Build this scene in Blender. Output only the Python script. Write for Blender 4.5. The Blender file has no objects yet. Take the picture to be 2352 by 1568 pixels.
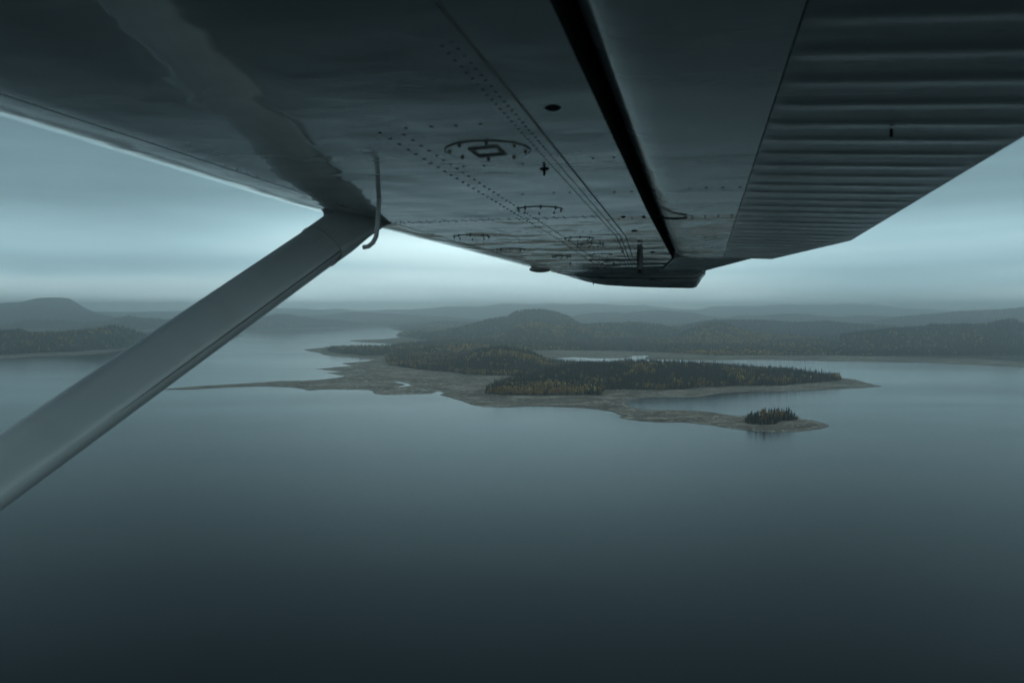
import bpy, math, random
import numpy as np
from mathutils import Vector, Matrix

random.seed(7)
rng = np.random.default_rng(7)
SC = bpy.context.scene
COL = SC.collection
rad = math.radians

# ------------------------------------------------------------------ camera
CW, CH, F = 2352.0, 1568.0, 1829.0          # reading grid of the photograph, focal length in it
HORIZON = 715.0
ALT = 100.0                                  # flying height above the lake, metres
PITCH = math.atan((CH / 2 - HORIZON) / F)
cam_d = bpy.data.cameras.new('camera')
cam = bpy.data.objects.new('camera', cam_d)
COL.objects.link(cam)
cam_d.sensor_width = 36.0
cam_d.lens = 36.0 * F / CW
cam_d.clip_start = 0.05
cam_d.clip_end = 60000
cam.location = (0, 0, ALT)
cam.rotation_euler = (rad(90) - PITCH, 0, 0)
cam_d.dof.use_dof = True
cam_d.dof.focus_distance = 600
cam_d.dof.aperture_fstop = 8.0
SC.camera = cam

# ------------------------------------------------------------------ exposure
SC.view_settings.view_transform = 'Standard'
SC.view_settings.look = 'None'
SC.view_settings.exposure = 0.4
SC.view_settings.gamma = 1.0
SC.view_settings.use_curve_mapping = False
SC.cycles.use_denoising = True
SC.cycles.max_bounces = 8
SC.cycles.volume_bounces = 6
SC.cycles.transparent_max_bounces = 8
SC.cycles.sample_clamp_indirect = 4.0
SC.cycles.use_adaptive_sampling = True
SC.cycles.adaptive_threshold = 0.02

# ------------------------------------------------------------------ node helper
class NT:
    def __init__(s, tree):
        s.t = tree; s.n = tree.nodes; s.l = tree.links
    def node(s, typ, ins=None, **props):
        nd = s.n.new(typ)
        for k, v in props.items():
            setattr(nd, k, v)
        for k, v in (ins or {}).items():
            s.put(nd.inputs[k], v)
        return nd
    def put(s, sock, v):
        if isinstance(v, bpy.types.NodeSocket):
            s.l.new(v, sock)
        elif isinstance(v, bpy.types.Node):
            s.l.new(v.outputs[0], sock)
        else:
            sock.default_value = v
    def math(s, op, a, b=None, c=None, clamp=False):
        nd = s.n.new('ShaderNodeMath'); nd.operation = op; nd.use_clamp = clamp
        s.put(nd.inputs[0], a)
        if b is not None: s.put(nd.inputs[1], b)
        if c is not None: s.put(nd.inputs[2], c)
        return nd.outputs[0]
    def mix(s, f, a, b, blend='MIX'):
        nd = s.n.new('ShaderNodeMix'); nd.data_type = 'RGBA'; nd.blend_type = blend
        s.put(nd.inputs[0], f)
        s.put(nd.inputs[6], a if not isinstance(a, tuple) else (*a[:3], 1))
        s.put(nd.inputs[7], b if not isinstance(b, tuple) else (*b[:3], 1))
        return nd.outputs[2]
    def ramp(s, fac, stops, interp='LINEAR'):
        nd = s.n.new('ShaderNodeValToRGB'); nd.color_ramp.interpolation = interp
        cr = nd.color_ramp
        while len(cr.elements) < len(stops): cr.elements.new(0.5)
        for e, (p, c) in zip(cr.elements, stops):
            e.position = p
            e.color = (c, c, c, 1) if not isinstance(c, tuple) else (*c[:3], 1)
        s.put(nd.inputs[0], fac)
        return nd.outputs[0]
    def mapr(s, v, a, b, c=0.0, d=1.0, smooth=False):
        nd = s.n.new('ShaderNodeMapRange'); nd.clamp = True
        if smooth: nd.interpolation_type = 'SMOOTHSTEP'
        s.put(nd.inputs[0], v)
        for i, x in enumerate((a, b, c, d)): nd.inputs[i + 1].default_value = x
        return nd.outputs[0]
    def noise(s, vec, scale, detail=3, rough=0.5, dist=0.0):
        nd = s.n.new('ShaderNodeTexNoise')
        s.put(nd.inputs['Vector'], vec)
        nd.inputs['Scale'].default_value = scale; nd.inputs['Detail'].default_value = detail
        nd.inputs['Roughness'].default_value = rough; nd.inputs['Distortion'].default_value = dist
        return nd.outputs[0]
    def mapping(s, vec, scale=(1, 1, 1), loc=(0, 0, 0), rot=(0, 0, 0)):
        nd = s.n.new('ShaderNodeMapping')
        s.put(nd.inputs[0], vec)
        nd.inputs['Location'].default_value = loc; nd.inputs['Rotation'].default_value = rot
        nd.inputs['Scale'].default_value = scale
        return nd.outputs[0]

def material(name):
    m = bpy.data.materials.new(name); m.use_nodes = True
    m.node_tree.nodes.clear()
    return m, NT(m.node_tree)

# ------------------------------------------------------------------ sky: layered overcast over a Nishita sky
SUN_EL, SUN_AZ = rad(70), rad(105)            # azimuth measured from +Y towards +X
world = bpy.data.worlds.new('World'); SC.world = world
world.use_nodes = True
world.node_tree.nodes.clear()
W = NT(world.node_tree)
tc = W.node('ShaderNodeTexCoord')
sep = W.node('ShaderNodeSeparateXYZ', {0: tc.outputs['Generated']})
el = W.math('MULTIPLY', W.math('ARCSINE', sep.outputs[2]), 180 / math.pi)     # elevation in degrees
az = W.math('MULTIPLY', W.math('ARCTAN2', sep.outputs[0], sep.outputs[1]), 180 / math.pi)
comb = W.node('ShaderNodeCombineXYZ', {0: W.math('MULTIPLY', az, 0.022), 1: W.math('MULTIPLY', el, 0.30), 2: 0.0})
n_band = W.noise(comb.outputs[0], 1.0, 5, 0.55, 0.4)
comb2 = W.node('ShaderNodeCombineXYZ', {0: W.math('MULTIPLY', az, 0.05), 1: W.math('MULTIPLY', el, 0.11), 2: 3.7})
n_soft = W.noise(comb2.outputs[0], 1.0, 4, 0.5, 0.2)
elw = W.math('ADD', el, W.math('MULTIPLY', W.math('SUBTRACT', n_soft, 0.5), 2.2))
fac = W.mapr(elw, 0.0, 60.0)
# cloud brightness by height above the horizon; lowest strip raised to light the haze
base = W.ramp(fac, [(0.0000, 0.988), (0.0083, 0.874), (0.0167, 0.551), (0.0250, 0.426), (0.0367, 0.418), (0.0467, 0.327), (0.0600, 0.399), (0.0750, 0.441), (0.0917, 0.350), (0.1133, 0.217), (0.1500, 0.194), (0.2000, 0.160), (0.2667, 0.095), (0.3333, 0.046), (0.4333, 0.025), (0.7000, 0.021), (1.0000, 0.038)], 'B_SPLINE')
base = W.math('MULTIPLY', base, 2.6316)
band = W.mapr(n_band, 0.30, 0.70, 0.82, 1.16)
bright = W.math('MULTIPLY', base, band)
# heavier bank to the left of the view, brighter break in the middle
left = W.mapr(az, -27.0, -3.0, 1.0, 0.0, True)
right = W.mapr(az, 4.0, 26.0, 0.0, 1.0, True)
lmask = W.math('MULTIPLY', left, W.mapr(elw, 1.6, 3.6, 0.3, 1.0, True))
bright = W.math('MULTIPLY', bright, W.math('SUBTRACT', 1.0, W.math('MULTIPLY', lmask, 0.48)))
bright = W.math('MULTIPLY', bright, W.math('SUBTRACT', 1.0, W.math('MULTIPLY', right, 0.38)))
side = W.math('ADD', W.mapr(az, 34.0, 58.0, 1.0, 2.6, True), W.mapr(az, -58.0, -34.0, 0.35, 0.0, True))  # sky outside the view brightened, mostly to the right, to light the haze
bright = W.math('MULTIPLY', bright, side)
tint = W.ramp(W.mapr(bright, 0.2, 0.95), [(0.0, (0.47, 0.82, 0.96)), (0.55, (0.55, 0.88, 0.99)), (1.0, (0.70, 0.95, 0.99))])
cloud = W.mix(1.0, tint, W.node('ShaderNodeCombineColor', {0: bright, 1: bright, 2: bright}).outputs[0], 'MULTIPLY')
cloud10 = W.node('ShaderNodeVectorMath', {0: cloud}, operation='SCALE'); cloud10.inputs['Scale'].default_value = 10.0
sky = W.node('ShaderNodeTexSky', sky_type='NISHITA')
sky.sun_disc = False; sky.sun_elevation = SUN_EL; sky.sun_rotation = SUN_AZ
sky.air_density = 2.0; sky.dust_density = 4.0
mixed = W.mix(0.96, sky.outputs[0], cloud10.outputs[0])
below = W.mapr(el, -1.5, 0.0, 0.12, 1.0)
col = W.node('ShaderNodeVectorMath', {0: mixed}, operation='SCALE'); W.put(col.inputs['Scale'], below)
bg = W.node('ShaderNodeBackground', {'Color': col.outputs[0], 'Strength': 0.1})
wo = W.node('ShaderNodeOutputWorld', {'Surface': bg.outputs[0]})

sun_d = bpy.data.lights.new('sun', 'SUN'); sun = bpy.data.objects.new('sun', sun_d); COL.objects.link(sun)
sun_d.energy = 1.1; sun_d.angle = rad(22); sun_d.color = (0.72, 0.94, 1.0)
sdir = Vector((math.sin(SUN_AZ) * math.cos(SUN_EL), math.cos(SUN_AZ) * math.cos(SUN_EL), math.sin(SUN_EL)))
sun.rotation_euler = sdir.to_track_quat('Z', 'Y').to_euler(); sun.location = (0, 0, 400)

# ------------------------------------------------------------------ scene helpers
def tag(o, label=None, cat=None, group=None, kind=None):
    if label: o['label'] = label
    if cat: o['category'] = cat
    if group: o['group'] = group
    if kind: o['kind'] = kind
    return o

def mesh_np(name, verts, faces, mats=(), smooth=False, attrs=None, matidx=None, parent=None, link=True):
    """faces: array (n,k) or list of such arrays"""
    me = bpy.data.meshes.new(name)
    verts = np.asarray(verts, dtype=np.float32)
    fl = faces if isinstance(faces, list) else [faces]
    fl = [np.asarray(f, dtype=np.int32) for f in fl if len(f)]
    me.vertices.add(len(verts)); me.vertices.foreach_set('co', verts.ravel())
    loops = np.concatenate([f.ravel() for f in fl])
    tot = np.concatenate([np.full(len(f), f.shape[1], dtype=np.int32) for f in fl])
    start = np.concatenate([[0], np.cumsum(tot)[:-1]]).astype(np.int32)
    me.loops.add(len(loops)); me.loops.foreach_set('vertex_index', loops)
    me.polygons.add(len(tot)); me.polygons.foreach_set('loop_start', start); me.polygons.foreach_set('loop_total', tot)
    if smooth: me.polygons.foreach_set('use_smooth', np.ones(len(tot), dtype=bool))
    if matidx is not None: me.polygons.foreach_set('material_index', np.asarray(matidx, dtype=np.int32))
    for k, a in (attrs or {}).items():
        at = me.attributes.new(k, 'FLOAT', 'POINT'); at.data.foreach_set('value', np.asarray(a, dtype=np.float32))
    me.update(calc_edges=True)
    for m in mats: me.materials.append(m)
    o = bpy.data.objects.new(name, me)
    if link: COL.objects.link(o)
    if parent: o.parent = parent
    return o

def join_parts(parts):
    """parts: list of (verts, [face arrays], matindex) -> verts, faces list, matidx"""
    V, by, off = [], {}, 0
    for v, fs, mi in parts:
        v = np.asarray(v, dtype=float); V.append(v)
        for f in fs:
            f = np.asarray(f, dtype=np.int32)
            if len(f): by.setdefault(f.shape[1], []).append((f + off, mi))
        off += len(v)
    faces, idx = [], []
    for k in by:
        fa = np.concatenate([f for f, _ in by[k]]); faces.append(fa)
        idx.append(np.concatenate([np.full(len(f), mi) for f, mi in by[k]]))
    return np.concatenate(V), faces, np.concatenate(idx)

def grid_faces(nr, nc, wrap=False):
    r = np.arange(nr - 1)[:, None]; c = np.arange(nc if wrap else nc - 1)[None, :]
    c2 = (c + 1) % nc
    return np.stack([r * nc + c, r * nc + c2, (r + 1) * nc + c2, (r + 1) * nc + c], -1).reshape(-1, 4)

# ------------------------------------------------------------------ reading points off the photograph
cp, sp_ = math.cos(PITCH), math.sin(PITCH)
def ray(px, py):
    """world direction through a point of the 2352 x 1568 reading grid, scaled to y = 1"""
    x, u = (px - CW / 2) / F, (CH / 2 - py) / F
    d = np.array([x, cp + u * sp_, u * cp - sp_])
    return d / d[1]
def ground(pts, z=0.0):
    out = []
    for px, py in pts:
        d = ray(px, py); k = (z - ALT) / d[2]
        out.append((d[0] * k, k))
    return np.array(out)

# ------------------------------------------------------------------ value noise in numpy (for relief and tree kinds)
def vnoise(x, y, seed=0):
    xi, yi = np.floor(x).astype(np.int64), np.floor(y).astype(np.int64)
    xf, yf = x - xi, y - yi
    def h(a, b):
        n = (a * 374761393 + b * 668265263 + seed * 974711) & 0x7fffffff
        n = ((n ^ (n >> 13)) * 1274126177) & 0x7fffffff
        return ((n ^ (n >> 16)) & 0xffff) / 65535.0
    u, v = xf * xf * (3 - 2 * xf), yf * yf * (3 - 2 * yf)
    return (h(xi, yi) * (1 - u) + h(xi + 1, yi) * u) * (1 - v) + (h(xi, yi + 1) * (1 - u) + h(xi + 1, yi + 1) * u) * v
def fbm(x, y, oct=4, seed=0):
    s, a, t = 0, 1, 0
    for i in range(oct):
        s = s + a * vnoise(x * 2 ** i, y * 2 ** i, seed + i); t += a; a *= 0.5
    return s / t

def sdf(P, poly):
    """signed distance (positive inside) of points (n,2) to a closed polygon"""
    A = poly; B = np.roll(poly, -1, axis=0)
    out = np.empty(len(P))
    for i0 in range(0, len(P), 60000):
        p = P[i0:i0 + 60000]
        best = np.full(len(p), 1e18); ins = np.zeros(len(p), dtype=bool)
        for a, b in zip(A, B):
            e = b - a; w = p - a
            t = np.clip((w @ e) / max(e @ e, 1e-9), 0, 1)
            dx = w[:, 0] - t * e[0]; dy = w[:, 1] - t * e[1]
            best = np.minimum(best, dx * dx + dy * dy)
            if a[1] != b[1]:
                c = (a[1] > p[:, 1]) != (b[1] > p[:, 1])
                ins ^= c & (p[:, 0] < (b[0] - a[0]) * (p[:, 1] - a[1]) / (b[1] - a[1]) + a[0])
        d = np.sqrt(best)
        out[i0:i0 + 60000] = np.where(ins, d, -d)
    return out

# ------------------------------------------------------------------ shorelines and forest edges
shore_main = [(362,895.5),(444,894),(547,889),(598,887.4),(666.5,889.4),(697,893),(707.5,897),(728,895.6),(737,894.6),(816,894.6),
 (848,896),(858,899),(857,903),(876,906.7),(911,906),(959,904.8),(994,903.2),(1006,897.8),(1021,901.6),(1008,906.4),(1032,912.7),(1060,920.6),
 (1082.6,930),(1111,934),(1165,935.3),(1213,933.4),(1260,934),(1324,936),(1371,939.7),(1406,946),(1427,954),(1420,958),(1441,963.5),
 (1466.7,966.7),(1511,969.9),(1536.5,969.9),(1562,969),(1600,972.4),(1638,977),(1670,982.6),(1701.6,987.3),(1749,991.4),(1797,992),
 (1835,991),(1866.6,988),(1892,983.5),(1904.7,977.8),(1892,971.5),(1866.6,965),(1831.7,959.4),(1780,952),(1730,951),(1695,956),(1670,952.4),
 (1654,948.6),(1606,943.8),(1565,941.3),(1523.8,941.3),(1479.4,940.4),(1454,935),(1441.3,928.6),(1438.8,924.5),(1447.7,919),(1463.5,915),
 (1485.7,912.7),(1523.8,912),(1568,912.7),(1600,912),(1625,908),(1654,904),(1685.7,901.6),(1733,900.4),(1796.8,899),(1844,897.8),
 (1892,896),(1939.6,893),(1987,890.5),(2029,887.3),(2003,882),(1981,876.2),(1968,871.2),(1943,869),(1900,861),(1800,850),(1700,845),
 (1600,841),(1500,838),(1400,835),(1300,832),(1268,829),(1262,825),(1286,821.3),(1320,820),(1352,822),(1406,823),(1441,822),(1456,816.6),
 (1492,815),(1479,823.9),(1498,826),(1543,826),(1590,827),(1654,827.3),(1701.6,825.8),(1765,826.4),(1850,828.6),(1854,827.4),(1892,829.6),
 (2067,832),(2154.8,833.3),(2167,835.3),(2237.5,838.3),(2277.7,840.7),(2310,841.8),(2352,844),(2700,853),(3300,860),(3300,723),(600,723),(-400,724),(-400,750),
 (40,763),(70,763.4),(100,762.6),(110,758),(150,757.2),(200,760),(330,762),(470,764),(547,763.5),(581,762),(666.5,757),(804,753.4),(879.4,751),(905,753),(898.5,757),(943,761.3),
 (915,764),(908,771.5),(927,774),(879.5,778.5),(800,781.6),(832,786.4),(879.4,788),(908,791.2),(880,796),(800,796),(750,797.5),(720,800),
 (695,802.3),(708,806.4),(736.6,811),(741,815),(784,819),(832,821.3),(862,825.4),(841,830),(784,834),(808,839.7),(768,843),(724,847.7),
 (752.5,850),(785,853.4),(750,856.6),(774.7,860.4),(794,863.5),(765,868.3),(736.6,871.5),(705,873.7),(689,873.7),(646,874.7),(608,877.4),
 (564,880),(495.6,884),(454.6,886),(420,888.7),(386,892)]
shore_left = [(-600,845),(-200,833),(0,824),(68,819.3),(171,816),(239,810.8),(294,802),(400,792),(512.7,779.3),(560.5,771.5),(548,768),(470,766.5),
 (330,765.5),(200,766),(110,766),(60,767),(0,769),(-300,772),(-700,775)]
ponds = [[(908,872.5),(925,874),(944,879),(940,882.6),(917,884.6),(915,883),(930,880.5),(926,877.5),(909,874.6)],[(967,889),(983,892),(983,893.4),(968,890.4)],[(1006,853),(1004,852)]][:2]

wood_main = [(749,801.6),(759,808),(794,812.8),(841,816),(886,816.6),(884,828.6),(895,838),(927,843),(974.6,849),(1006,851.8),(1038,853.4),
 (1063.5,858.8),(1117.5,861),(1165,862),(1212,864),(1215,869),(1175,876),(1140,885),(1120,893),(1112.7,903),(1149,906.4),(1228.6,907.3),(1324,906.4),(1384,906.4),
 (1387,895),(1432,893.7),(1511,895.3),(1590.5,891.5),(1606,889),(1685.7,885.7),(1797,884),(1860,879.4),(1924,873.7),(1936,868),
 (1900,864.5),(1800,853.5),(1700,848.5),(1600,845),(1500,842),(1400,839),(1300,836),(1245,830),(1225,815),(1216,804.5),(1276,803.9),(1324,804.5),(1416,804.8),
 (1543,809.6),(1638,816),(1733,815.3),(1892,815.3),(2067,819),(2157,821.6),(2237,822.6),(2352,830.7),(2700,838),(3300,846),(3300,724),(600,724),(-400,725),
 (-400,745),(40,758),(200,756),(330,758),(547,759),(666.5,754),(804,750.5),(879.4,749),(925,751),(915,756),(955,760.5),(922,765),(912,770),(930,773.5),(974.6,781),(975,787.4),
 (920,791.5),(880,798.5),(760,799.5)]
wood_left = [(-600,836),(-200,826),(0,816),(68,810.8),(171,807.4),(273,799.9),(400,788),(512,776),(552,769),(470,767.3),(330,766.3),(200,767),(60,768),(0,770),(-300,773),(-700,777)]
wood_islet = [(1711,969.5),(1730,972.5),(1765,974),(1781,972),(1797,966.7),(1828.5,960.3),(1829,956),(1765,955.5),(1716,959.5)]

SH_MAIN, SH_LEFT = ground(shore_main), ground(shore_left)
WD_MAIN, WD_LEFT, WD_ISLET = ground(wood_main, 2.5), ground(wood_left, 2.5), ground(wood_islet, 2.0)
PONDS = [ground(p, 2.2) for p in ponds]

# ridges: depth, near width, far width, tree allowance, skyline points (x, y[, depth])
ridges = [
 (11000, 1500, 2500, 0, [(-700,700),(-200,712),(200,716),(500,714),(689,709),(860,713),(962,709.6),(1038,704.8),(1098,704.8),(1155.6,696.3),(1193.7,699),(1228.6,697.9),(1324,697.5),(1416,699),(1479,701),(1527,705.8),(1558.7,711.2),(1606,710.5),(1631.7,703.6),(1685.7,703.2),(1733,704.8),(1765,701),(1797,699.8),(1844,700),(1924,696.6),(1987,697.9),(2019,700),(2067,707),(2112,708.2),(2197,712),(2257,708.8),(2400,709),(2900,700)]),
 (7000, 900, 1200, 0, [(560,740),(700,724),(752,725),(794,719),(832,719),(895,721),(960,724),(1038,729),(1100,732),(1200,735)]),
 (6300, 600, 900, 2, [(-700,680),(-300,698),(-50,700),(20.5,693),(51,691),(89,685.4),(137,684.3),(160.6,687.7),(191,704.8),(222,718.5),(246,723),(300,732),(420,745)]),
 (4150, 300, 400, 8, [(-700,725),(-200,738),(0,741),(50,735),(85,732),(137,728.8),(154,726),(191,730.5),(235,729),(260,725.3),(290.5,716.8),(307.6,722),(325,727),(396,732),(480,737),(520,742)]),
 (5000, 350, 500, 7, [(500,745),(540,734),(581,728.8),(608,725.3),(642.6,719.5),(670,722),(700.7,728.8),(752,733.9),(784,735),(825,740),(900,744),(960,744),(1010,736),(1060,738),(1110,745)]),
 (6300, 600, 900, 4, [(1260,738),(1314,725.5),(1355.5,719),(1412.7,713.7),(1430,715),(1495,710.5),(1543,712.8),(1590.5,717.5),(1625,725.5),(1670,726.4),(1701.6,721.7),(1749,722.3),(1797,717.5),(1854,717.5),(1886,722.3),(1924,726),(1974.6,722.3),(2067,725.5),(2200,735)]),
 (5000, 450, 700, 6, [(1980,742),(2056,727),(2096,723),(2154.8,719.8),(2197,713.8),(2237.5,712.2),(2298,710.8),(2352,705),(2450,700),(2900,690)]),
 (3300, 300, 450, 9, [(960,766),(1022,755.6),(1085.7,741.3),(1117.5,731.8),(1165,723.9),(1184,712.8),(1212.7,708.6),(1244.4,708),(1276,714.3),(1308,725.5),(1320.6,736.6),(1345,748),(1370,760)]),
 (2800, 170, 250, 9, [(1150,765),(1184,746),(1212.7,739),(1244,738),(1270,742),(1282,748),(1292,746),(1308,741.3),(1327,743),(1342,752),(1370,765)]),
 (3100, 220, 350, 9, [(1300,752),(1330,743),(1370,740),(1416,740),(1470,738),(1511,741),(1550,750),(1580,760)]),
 (3500, 300, 500, 8, [(1540,750),(1640,735),(1740,735),(1820,740),(1900,736),(1980,742),(2060,748)]),
 (2700, 170, 250, 9, [(1560,763),(1590,747.7),(1622,736.6),(1663.5,736),(1685.7,744.5),(1705,752.4),(1740,766)]),
 (2400, 300, 350, 9, [(1930,768),(2036,753),(2088,749),(2126.6,747),(2138.7,742),(2157,742),(2217,740),(2267.7,742),(2287.8,736),(2314,731),(2334,732),(2344,740),(2380,742),(2500,735),(2900,720)]),
 (2150, 160, 230, 9, [(-700,740),(-200,750),(0,757),(20.5,756.8),(44,752.7),(61.5,759.5),(78.6,763),(137,759.5),(222,751),(273,740.7),(307.6,736.3),(386,738),(440,748),(490,760),(540,772)]),
 (1440, 130, 150, 10, [(1050,825),(1098,800),(1133,793.7),(1159,792),(1184,797),(1222,804.8),(1244,816),(1258,830)]),
 (1900, 150, 200, 9, [(860,806),(930,797),(1000,792),(1080,790),(1130,792),(1180,800)]),
 (1120, 75, 90, 10, [(1180,852),(1260,840),(1320.7,832),(1384,827),(1447.7,822.3),(1511,825.4),(1606,830),(1670,836.6),(1740,850),(1800,860)]),
]
def height_parts(x, y, dsh, dwd):
    """relief from distance inside the shore and distance inside the woods"""
    t = x / y
    soft = fbm(x / 60, y / 60, 3, 5) - 0.5
    fine = fbm(x / 9, y / 9, 3, 9) - 0.5
    dj = dsh + soft * 9 * np.clip(np.abs(dsh) / 8, 0, 1)
    h = np.where(dsh > 0, 2.6 * (1 - np.exp(-np.maximum(dj, 0.0) / 38)) + 0.02 + 0.35 * fine * np.clip(dsh / 12, 0, 1), np.maximum(0.12 * dsh, -1.6))
    g = np.clip(dwd / 60, 0, 1); g = g * g * (3 - 2 * g)
    rel = np.zeros_like(h)
    for (D, wn, wf, th, pts) in ridges:
        rr = np.array([ray(p[0], p[1]) for p in pts])
        ts, hs = rr[:, 0], ALT + D * rr[:, 2] - th
        hh = np.interp(t, ts, hs, left=-50, right=-50)
        hh = hh + (fbm(x / 300 + D, y / 900, 3, 61) - .5) * D * .0045 * (D > 2300)
        hh = np.where((t < ts[0]) | (t > ts[-1]), 0, hh)
        q = (y - D) / np.where(y < D, wn, wf)
        fall = np.exp(-q * q)
        bump = np.maximum(hh, 0) * fall * (1 + (1 - fall) * 0.5 * (fbm(x / 260, y / 260, 3, 31) - 0.5))
        rel = np.maximum(rel, bump)
    rough_ = (fbm(x / 220, y / 220, 4, 77) - 0.3) * np.clip((y - 1500) / 1500, 0, 1) * 22
    rel = np.maximum(rel, np.minimum(rough_, 14))
    return h + np.maximum(rel - 2.5, 0) * g

# ------------------------------------------------------------------ terrain sheet (real plan position, finer where it is nearer)
t_ax = np.linspace(ray(-420, 800)[0], ray(2760, 800)[0], 1350)
p_ax = np.concatenate([np.arange(1003, 745, -0.42), np.arange(745, 723.6, -0.16)])
y_ax = np.array([ground([(CW / 2, p)])[0][1] for p in p_ax])
NR, NC = len(y_ax), len(t_ax)
YY = np.repeat(y_ax, NC); XX = np.tile(t_ax, NR) * YY
PP = np.stack([XX, YY], 1)
def sel_sdf(poly, lo=-1e9):
    y0, y1 = poly[:, 1].min() - 60, poly[:, 1].max() + 60
    x0, x1 = poly[:, 0].min() - 60, poly[:, 0].max() + 60
    out = np.full(len(PP), -60.0)
    m = (PP[:, 1] > y0) & (PP[:, 1] < y1) & (PP[:, 0] > x0) & (PP[:, 0] < x1)
    out[m] = sdf(PP[m], poly)
    return out
# slight natural wobble of the traced line
wob = (fbm(XX / 14, YY / 14, 3, 3) - 0.5) * 3.2
DS = np.maximum(sel_sdf(SH_MAIN), sel_sdf(SH_LEFT)) + wob
for p in PONDS:
    DS = np.minimum(DS, -sel_sdf(p) * 1.0)
DW = np.maximum(np.maximum(sel_sdf(WD_MAIN), sel_sdf(WD_LEFT)), sel_sdf(WD_ISLET))
HH = height_parts(XX, YY, DS, DW)
HG = HH.reshape(NR, NC); DWG = DW.reshape(NR, NC); DSG = DS.reshape(NR, NC)

def lookup(G, x, y):
    ti = np.clip((x / y - t_ax[0]) / (t_ax[1] - t_ax[0]), 0, NC - 1.001)
    ri = np.clip(np.interp(y, y_ax, np.arange(NR)), 0, NR - 1.001)
    c, r = ti.astype(int), ri.astype(int); fc, fr = ti - c, ri - r
    return (G[r, c] * (1 - fc) + G[r, c + 1] * fc) * (1 - fr) + (G[r + 1, c] * (1 - fc) + G[r + 1, c + 1] * fc) * fr

def ground_material():
    m, n = material('lakeshore_ground')
    geo = n.node('ShaderNodeNewGeometry')
    pos = geo.outputs['Position']
    wd = n.node('ShaderNodeAttribute', attribute_name='wood').outputs['Fac']
    sh = n.node('ShaderNodeAttribute', attribute_name='shore').outputs['Fac']
    sepz = n.node('ShaderNodeSeparateXYZ', {0: pos})
    n1 = n.noise(pos, 0.018, 5, 0.6); n2 = n.noise(pos, 0.11, 5, 0.65); n3 = n.noise(pos, 0.9, 4, 0.7)
    # old water lines: thin bands that follow the height of the shore
    hz = n.math('ADD', n.math('MULTIPLY', sepz.outputs[2], 7.0), n.math('MULTIPLY', n1, 5.0))
    lines = n.math('SINE', n.math('MULTIPLY', hz, 3.1))
    mud = n.mix(n.mapr(n1, 0.44, 0.56), (0.072, 0.055, 0.038), (0.120, 0.102, 0.074))
    mud = n.mix(n.mapr(n2, 0.46, 0.58, 0, 0.8), mud, (0.060, 0.042, 0.026))
    mud = n.mix(n.mapr(lines, 0.1, 1.0, 0, 0.55), mud, (0.24, 0.215, 0.165))
    ns = n.noise(n.mapping(pos, (0.020, 0.10, 1)), 1.0, 5, 0.62, 0.5)
    mud = n.mix(n.mapr(ns, 0.50, 0.60, 0, 0.85), mud, (0.27, 0.25, 0.20))
    mud = n.mix(n.mapr(ns, 0.48, 0.42, 0, 0.8), mud, (0.045, 0.036, 0.026))
    mud = n.mix(n.mapr(n.noise(n.mapping(pos, (0.009, 0.03, 1)), 1.0, 4, 0.6, 0.8), 0.47, 0.56, 0, 0.75), mud, (0.055, 0.045, 0.034))
    comb_ = n.math('MULTIPLY', n.mapr(n2, 0.48, 0.60), n.mapr(n1, 0.44, 0.56))
    stones = n.math('MULTIPLY', comb_, n.mapr(n3, 0.46, 0.60))
    mud = n.mix(n.math('MULTIPLY', stones, 0.9), mud, (0.36, 0.35, 0.32))
    wet = n.mapr(sh, 0.0, 7.0, 1.0, 0.0)
    mud = n.mix(n.math('MULTIPLY', wet, 0.65), mud, (0.030, 0.024, 0.018))
    edge = n.mapr(sh, 0.2, 1.6, 0.5, 0.0)
    grass = n.mapr(wd, -16.0, -2.0)
    mud = n.mix(n.math('MULTIPLY', grass, 0.7), mud, n.mix(n.mapr(n2, 0.4, 0.6), (0.085, 0.05, 0.03), (0.05, 0.05, 0.028)))
    # forest floor and, far off, the mottled autumn canopy
    v = n.node('ShaderNodeTexVoronoi', {'Vector': pos, 'Scale': 0.085})
    c1 = n.noise(pos, 0.006, 5, 0.62); c2 = n.noise(pos, 0.03, 4, 0.6)
    green = n.mix(n.mapr(v.outputs['Distance'], 0.0, 0.9), (0.020, 0.032, 0.024), (0.006, 0.010, 0.009))
    gold = n.mix(n.mapr(c2, 0.4, 0.6), (0.17, 0.095, 0.028), (0.075, 0.045, 0.020))
    woodc = n.mix(n.math('MULTIPLY', n.mapr(c1, 0.54, 0.66), n.mapr(c2, 0.42, 0.58)), green, gold)
    base_c = n.mix(n.mapr(wd, -1.0, 2.0), mud, woodc)
    rough = n.mapr(sh, 0.0, 9.0, 0.45, 0.95)
    bmp = n.node('ShaderNodeBump', {'Height': n.math('ADD', n3, n.math('MULTIPLY', n2, 3.0)), 'Strength': 0.6, 'Distance': 0.35})
    b = n.node('ShaderNodeBsdfPrincipled', {'Base Color': base_c, 'Roughness': rough, 'Normal': bmp.outputs[0], 'Specular IOR Level': 0.3})
    n.node('ShaderNodeOutputMaterial', {'Surface': b.outputs[0]})
    return m
M_GROUND = ground_material()

gf = grid_faces(NR, NC)
keep = (HH[gf] > -0.5).any(axis=1)
gf = gf[keep]
far = YY[gf[:, 0]] > 3750
def sheet(name, faces, label):
    used = np.unique(faces); remap = np.full(NR * NC, -1, dtype=np.int32); remap[used] = np.arange(len(used))
    v = np.stack([XX[used], YY[used], HH[used]], 1)
    o = mesh_np(name, v, remap[faces], [M_GROUND], True, {'wood': DW[used], 'shore': DS[used]})
    return tag(o, label, kind='structure')
sheet('ground', gf[~far][:, ::-1], 'muddy grey brown peninsula and wooded mainland around the lake')
sheet('hills', gf[far][:, ::-1], 'low blue hills fading into haze across the lake')

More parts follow.
